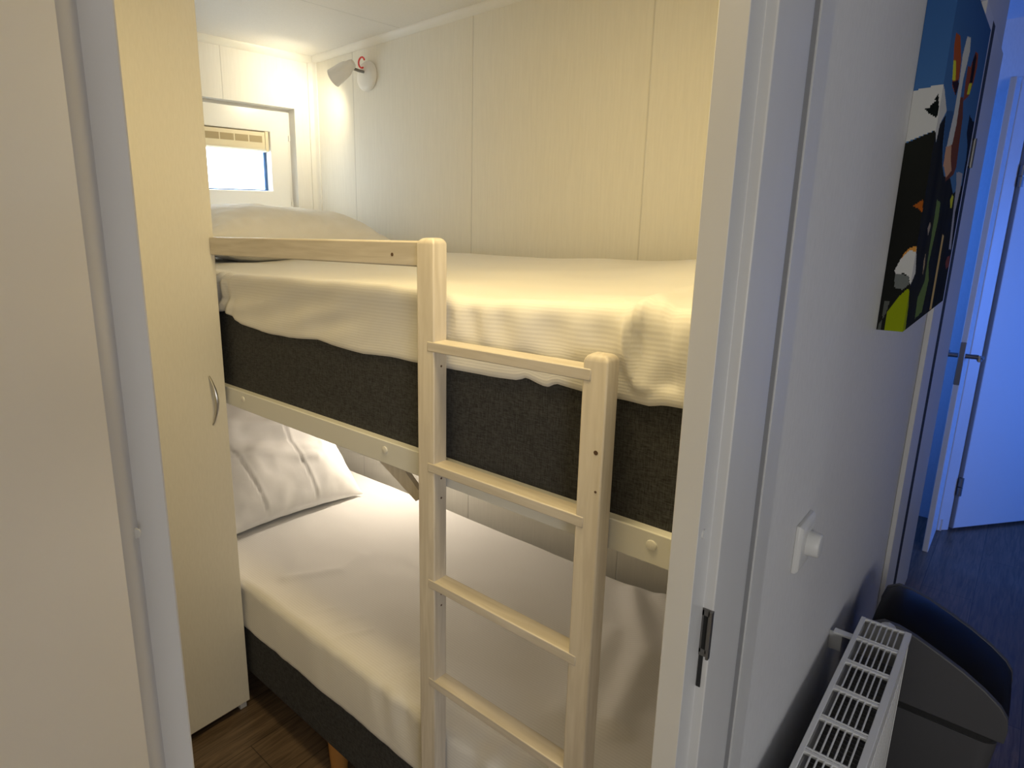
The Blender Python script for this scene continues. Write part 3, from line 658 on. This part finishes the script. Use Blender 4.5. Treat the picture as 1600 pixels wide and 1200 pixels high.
# ------------------------------------------------------------------ hall things
# canvas print, picture wrapped round the stretcher
ART = [
    ((0.8, 0.8, 0.8), [(-0.047, 1.726), (-0.004, 1.732), (0.026, 1.725), (0.101, 1.697), (0.044, 1.669), (0.024, 1.631), (-0.003, 1.652), (-0.045, 1.634)]),  # house
    ((0.009, 0.013, 0.013), [(-0.005, 1.718), (-0.01, 1.706), (-0.007, 1.705), (-0.014, 1.697), (-0.01, 1.696), (-0.021, 1.692), (-0.015, 1.684), (-0.002, 1.674), (-0.001, 1.689)]),  # tree
    ((0.009, 0.009, 0.012), [(-0.045, 1.632), (-0.003, 1.652), (0.028, 1.632), (0.038, 1.666), (0.100, 1.690), (0.125, 1.64), (0.17, 1.60), (0.23, 1.58), (0.33, 1.585), (0.45, 1.55), (0.66, 1.58), (0.66, 1.27), (-0.045, 1.27)]),  # dark
    ((0.05, 0.13, 0.333), [(0.101, 1.697), (0.205, 1.708), (0.259, 1.658), (0.178, 1.598), (0.128, 1.648)]),  # blueR
    ((0.198, 0.064, 0.037), [(0.328, 1.749), (0.381, 1.712), (0.402, 1.658), (0.423, 1.61), (0.397, 1.591), (0.267, 1.571), (0.234, 1.601), (0.249, 1.616), (0.275, 1.665), (0.256, 1.741)]),  # brn1
    ((0.8, 0.46, 0.296), [(0.181, 1.636), (0.264, 1.647), (0.297, 1.618), (0.344, 1.597), (0.266, 1.579), (0.2, 1.599), (0.189, 1.599)]),  # skin
    ((0.781, 0.8, 0.8), [(0.222, 1.851), (0.282, 1.859), (0.306, 1.837), (0.292, 1.808), (0.274, 1.778), (0.279, 1.743), (0.29, 1.689), (0.276, 1.648), (0.192, 1.637), (0.199, 1.664), (0.216, 1.701), (0.218, 1.762), (0.198, 1.811)]),  # whitestem
    ((0.46, 0.1, 0.026), [(0.055, 1.827), (0.119, 1.833), (0.188, 1.802), (0.203, 1.771), (0.182, 1.737), (0.12, 1.744), (0.075, 1.787), (0.053, 1.807)]),  # brnL
    ((0.8, 0.8, 0.05), [(0.078, 1.785), (0.116, 1.788), (0.157, 1.759), (0.107, 1.753)]),  # yelL
    ((0.026, 0.013, 0.026), [(0.106, 1.75), (0.189, 1.764), (0.218, 1.762), (0.197, 1.736)]),  # dkL
    ((0.333, 0.081, 0.037), [(0.411, 1.854), (0.469, 1.858), (0.491, 1.835), (0.475, 1.8), (0.426, 1.764), (0.34, 1.742), (0.322, 1.776), (0.316, 1.811), (0.362, 1.813), (0.386, 1.833)]),  # brnR
    ((0.8, 0.8, 0.05), [(0.39, 1.785), (0.449, 1.795), (0.435, 1.768), (0.382, 1.761)]),  # yelR
    ((0.018, 0.009, 0.011), [(0.386, 1.833), (0.416, 1.852), (0.448, 1.846), (0.452, 1.794), (0.398, 1.786)]),  # dkbrR
    ((0.013, 0.018, 0.037), [(0.51, 1.731), (0.592, 1.727), (0.647, 1.728), (0.685, 1.692), (0.687, 1.623), (0.67, 1.623), (0.659, 1.511), (0.669, 1.425), (0.689, 1.351), (0.653, 1.353), (0.644, 1.44), (0.621, 1.552), (0.603, 1.619), (0.607, 1.636), (0.582, 1.667), (0.518, 1.691), (0.511, 1.712)]),  # dkedge
    ((0.556, 0.556, 0.664), [(0.443, 1.599), (0.583, 1.602), (0.598, 1.565), (0.566, 1.507), (0.624, 1.413), (0.574, 1.414), (0.518, 1.517), (0.488, 1.572)]),  # greyR
    ((0.46, 0.121, 0.018), [(-0.017, 1.517), (-0.002, 1.53), (0.0, 1.506), (-0.008, 1.514)]),  # oran
    ((0.8, 0.8, 0.8), [(-0.001, 1.444), (0.044, 1.389), (-0.0, 1.368), (-0.005, 1.386), (-0.013, 1.391), (-0.026, 1.388), (-0.028, 1.396), (-0.021, 1.42), (-0.013, 1.436)]),  # cream
    ((0.8, 0.373, 0.081), [(-0.001, 1.444), (0.006, 1.431), (-0.01, 1.435), (-0.02, 1.42), (-0.018, 1.428), (-0.011, 1.439)]),  # creamEdge
    ((0.198, 0.216, 0.216), [(-0.026, 1.389), (-0.005, 1.387), (-0.002, 1.37), (-0.011, 1.359), (-0.025, 1.363)]),  # greyb
    ((0.333, 0.415, 0.011), [(-0.003, 1.362), (0.021, 1.328), (0.032, 1.275), (-0.001, 1.276), (-0.03, 1.275), (-0.03, 1.313), (-0.013, 1.348)]),  # grass
    ((0.121, 0.13, 0.121), [(-0.037, 1.335), (-0.028, 1.336), (-0.031, 1.31), (-0.04, 1.287), (-0.041, 1.276), (-0.03, 1.275), (-0.035, 1.276)]),  # gdk
    ((0.17, 0.261, 0.081), [(0.18, 1.532), (0.245, 1.527), (0.258, 1.492), (0.236, 1.439), (0.221, 1.398), (0.271, 1.359), (0.245, 1.29), (0.148, 1.285), (0.136, 1.331), (0.203, 1.361), (0.19, 1.441), (0.188, 1.492)]),  # g1
    ((0.8, 0.8, 0.05), [(0.439, 1.547), (0.476, 1.543), (0.473, 1.517), (0.444, 1.517), (0.415, 1.535)]),  # yel2
    ((0.781, 0.556, 0.228), [(0.383, 1.457), (0.415, 1.453), (0.418, 1.414), (0.42, 1.374), (0.422, 1.277), (0.382, 1.28), (0.384, 1.364), (0.381, 1.403)]),  # strk1
    ((0.556, 0.415, 0.261), [(0.146, 1.425), (0.161, 1.396), (0.154, 1.376), (0.135, 1.409)]),  # strk2
    ((0.46, 0.373, 0.296), [(0.131, 1.487), (0.152, 1.479), (0.135, 1.459), (0.111, 1.474)]),  # strk3
    ((0.296, 0.081, 0.064), [(0.57, 1.397), (0.631, 1.398), (0.646, 1.368), (0.59, 1.364), (0.551, 1.381)]),  # redb
]

def in_poly(x, y, P):
    c = False; j = len(P)-1
    for i in range(len(P)):
        if (P[i][1] > y) != (P[j][1] > y) and x < (P[j][0]-P[i][0])*(y-P[i][1])/(P[j][1]-P[i][1]+1e-12)+P[i][0]: c = not c
        j = i
    return c
AZ0, AZ1, AX0, AX1, AY0, AY1 = 1.2765, 1.941, 1.55, 2.20, 0.177, 0.2195
def art_col(s, z):
    t = (z-AZ0)/(AZ1-AZ0)
    col = (0.045+0.09*(1-t), 0.14+0.18*(1-t), 0.42+0.22*(1-t))
    for c, P in ART:
        if in_poly(s, z, P): col = c
    if col == ART[2][0]:
        v = 0.5+0.5*N(Vector((s*14, z*4, 2)))
        col = (col[0]+0.02*v, col[1]+0.022*v, col[2]+0.012*v)
    return col
bm = bmesh.new(); cl = bm.loops.layers.float_color.new('picture')
ns, nf, nz = 36, 170, 260
cols = [-(AY1-AY0) + (AY1-AY0)*i/ns for i in range(ns)] + [(AX1-AX0)*i/nf for i in range(nf+1)]
def pos(s, z): return Vector((AX0, AY0 - s, z)) if s <= 0 else Vector((AX0+s, AY0, z))
vg = [[bm.verts.new(pos(s, AZ0+(AZ1-AZ0)*k/nz)) for k in range(nz+1)] for s in cols]
for i in range(len(cols)-1):
    for k in range(nz):
        f = bm.faces.new((vg[i][k], vg[i+1][k], vg[i+1][k+1], vg[i][k+1]))
        c = art_col((cols[i]+cols[i+1])/2, AZ0+(AZ1-AZ0)*(k+.5)/nz)
        for lp in f.loops: lp[cl] = (c[0]*0.78, c[1]*0.78, c[2]*0.74, 1)
n1 = len(cols)-1
bk = [bm.verts.new((AX1, AY1, AZ0)), bm.verts.new((AX1, AY1, AZ1)), bm.verts.new((AX0+0.001, AY1, AZ0)), bm.verts.new((AX0+0.001, AY1, AZ1))]
bm.faces.new([vg[n1][k] for k in range(nz+1)] + [bk[1], bk[0]])
bm.faces.new([vg[i][nz] for i in range(len(cols))] + [bk[1]])
bm.faces.new([vg[i][0] for i in range(len(cols))] + [bk[0]])
bm.faces.new([bk[0], bk[1], vg[0][nz], vg[0][0]])
bmesh.ops.delete(bm, geom=[bk[2], bk[3]], context='VERTS')
ma = mat('printed canvas', (0.2, 0.2, 0.2), 0.9, spec=0.06)
at = nd(ma, 'ShaderNodeVertexColor', layer_name='picture'); ma.node_tree.links.new(at.outputs['Color'], ma.node_tree.nodes['Principled BSDF'].inputs['Base Color'])
cv = link('canvas_print', bm, ma, smooth=False)
tag(cv, 'photo canvas print, blue sky and dark animal shapes, on the hall wall', 'picture')

# dimmer switch
ds = empty('dimmer_switch', (1.145, 0.22, 0.968), 'white square dimmer switch with round knob on the hall wall above the radiator', 'light switch')
SX0, SX1, SZ0, SZ1 = 1.100, 1.184, 0.927, 1.011
bm = bmesh.new()
o4 = [(SX0, SZ0), (SX1, SZ0), (SX1, SZ1), (SX0, SZ1)]
def inset(P, d): return [(P[0][0]+d, P[0][1]+d), (P[1][0]-d, P[1][1]+d), (P[2][0]-d, P[2][1]-d), (P[3][0]+d, P[3][1]-d)]
rings = [[bm.verts.new((a, y, b)) for a, b in inset(o4, d)] for d, y in ((0, 0.2199), (0.0, 0.2145), (0.004, 0.2105), (0.010, 0.2092), (0.016, 0.2092), (0.018, 0.2100))]
for A_, B_ in zip(rings, rings[1:]):
    for k in range(4): bm.faces.new((A_[k], A_[(k+1)%4], B_[(k+1)%4], B_[k]))
bm.faces.new(rings[0]); bm.faces.new(rings[-1])
link('switch_plate', bm, M['plastic'], ds, bevel=0.001)
bm = bmesh.new(); cx, cz = 1.152, 0.965
add_tube(bm, [(cx, 0.2105, cz), (cx, 0.203, cz), (cx, 0.1945, cz), (cx, 0.1925, cz), (cx, 0.192, cz)], .02, 40, radii=[.0215, .0213, .0205, .0190, .016])
link('knob', bm, M['plastic'], ds, angle=50)

# radiator
rd = empty('radiator', (1.15, 0.13, 0.14), 'white panel radiator with top grille mounted low on the hall wall', 'radiator')
R0, R1, RY0, RY1, RZ = 0.62, 1.651, 0.0845, 0.1775, 0.594
bm = bmesh.new()
add_box(bm, R0, R1, RY0+0.003, RY0+0.010, 0.14, RZ-0.012)
y = R0+0.02
while y < R1-0.03:                            # pressed channels of the front panel
    add_box(bm, y, y+0.022, RY0+0.0022, RY0+0.004, 0.175, RZ-0.080); y += 0.033
link('front_panel', bm, M['rad'], rd, bevel=0.002)
box('back_panel', R0, R1, RY1-0.010, RY1-0.003, 0.14, RZ-0.012, M['rad'], rd, bevel=0.002)
box('side_cover', R1-0.002, R1, RY0+0.002, RY1-0.002, 0.15, RZ-0.002, M['rad'], rd)
bm = bmesh.new(); x = R0+0.01
while x < R1-0.09:                            # zigzag fins between the panels
    add_box(bm, x, x+0.0012, RY0+0.012, RY1-0.012, 0.17, RZ-0.040); x += 0.0125
add_box(bm, R0, R1-0.004, RY0+0.045, RY1-0.047, 0.16, RZ-0.045)
link('convector_fins', bm, M['rad_in'], rd)
# grille: edge strips, crossbars, and bars with slots between them
bm = bmesh.new()
add_box(bm, R0, R1, RY0, RY0+0.012, RZ-0.012, RZ); add_box(bm, R0, R1, RY1-0.009, RY1, RZ-0.012, RZ)
xs = [R1-0.002, 1.5556]
while xs[-1] > R0+0.02: xs.append(xs[-1]-0.1056)
for x in xs: add_box(bm, x-0.0065, min(x+0.0015, R1), RY0+0.006, RY1-0.006, RZ-0.008, RZ-0.0005)
for x in xs[1:]: add_box(bm, x+0.0035, x+0.0085, RY0+0.006, RY1-0.006, RZ-0.008, RZ-0.0005)
nb = 7
for k in range(1, nb):
    yy = RY0+0.012 + (RY1-0.009-RY0-0.012)*k/nb
    add_box(bm, R0, R1-0.004, yy-0.0013, yy+0.0013, RZ-0.006, RZ-0.001)
link('top_grille', bm, M['rad'], rd, bevel=0.0012)
for x in (1.56, 0.80):
    bm = bmesh.new(); add_box(bm, x-0.0015, x+0.0015, 0.196, 0.2195, 0.54, 0.583); add_box(bm, x-0.009, x+0.009, 0.176, 0.212, 0.583, 0.588)
    link('wall_bracket', bm, M['rad'], rd)
bm = bmesh.new(); add_tube(bm, [(R1, 0.128, RZ-0.022), (R1+0.020, 0.128, RZ-0.022), (R1+0.032, 0.128, RZ-0.022), (R1+0.034, 0.128, RZ-0.022)], .015, 8, radii=[.018, .018, .013, .008])
link('vent_plug', bm, M['plastic'], rd, smooth=False)

# swing bin
bn = empty('waste_bin', (1.86, 0.03, 0), 'dark grey swing bin with glossy black lid behind the radiator', 'waste bin')
BXA, BXB = 1.745, 1.975
bm = bmesh.new()
def ring(x0, x1, y0, y1, z, r=0.03, n=6):
    P = []
    for cx_, cy_, a0 in ((x1-r, y1-r, 0), (x0+r, y1-r, 90), (x0+r, y0+r, 180), (x1-r, y0+r, 270)):
        for k in range(n+1):
            a = math.radians(a0+90*k/n); P.append(bm.verts.new((cx_+r*math.cos(a), cy_+r*math.sin(a), z)))
    return P
def loft(rs):
    for A_, B_ in zip(rs, rs[1:]):
        for k in range(len(A_)): bm.faces.new((A_[k], A_[(k+1)%len(A_)], B_[(k+1)%len(B_)], B_[k]))
    bm.faces.new(rs[0]); bm.faces.new(rs[-1])
loft([ring(BXA+0.028, BXB-0.028, -0.060, 0.145, 0.0), ring(BXA+0.022, BXB-0.022, -0.068, 0.150, 0.02), ring(BXA+0.008, BXB-0.008, -0.088, 0.170, 0.335)])
link('bin_body', bm, M['bin_body'], bn, angle=40)
bm = bmesh.new(); loft([ring(BXA+0.012, BXB-0.012, -0.084, 0.166, 0.333), ring(BXA+0.012, BXB-0.012, -0.084, 0.166, 0.358)])
link('rim_gap', bm, M['dark'], bn, angle=40)
# hood: side cheeks with a curved top edge and the lid arching between them
HP = [(0.176, 0.50), (0.168, 0.532), (0.145, 0.548), (0.115, 0.547), (0.080, 0.536), (0.035, 0.515), (-0.010, 0.492), (-0.050, 0.466), (-0.080, 0.440), (-0.094, 0.418), (-0.098, 0.39)]
def hood(x0, x1, dz, ins=0.0):
    P = [(-0.096+ins, 0.356), (0.176-ins, 0.356)] + [(min(max(y, -0.098+ins), 0.176-ins), z+dz) for y, z in HP]
    add_prism(bm, P, 'x', x0, x1)
bm = bmesh.new(); hood(BXA, BXA+0.016, 0.0); hood(BXB-0.016, BXB, 0.0)
P = [(-0.096, 0.356), (0.176, 0.356), (0.176, 0.49), (0.170, 0.40), (-0.090, 0.38), (-0.096, 0.40)]
add_prism(bm, P, 'x', BXA+0.016, BXB-0.016)
link('bin_hood', bm, M['bin_body'], bn, bevel=0.006, seg=3, angle=60)
bm = bmesh.new()
nxx = 18; rows = []
for i in range(nxx+1):
    t = i/nxx; x = BXA+0.012+(BXB-BXA-0.024)*t; b_ = 0.020*math.sin(PI*t)**0.7
    row = []
    for (y, z) in HP:
        row.append(bm.verts.new((x, y*0.985, z-0.004+b_*(1.0 if y < 0.17 else 0.4))))
    rows.append(row)
for A_, B_ in zip(rows, rows[1:]):
    for k in range(len(A_)-1): bm.faces.new((A_[k], A_[k+1], B_[k+1], B_[k]))
link('lid', bm, M['bin_lid'], bn, angle=80)
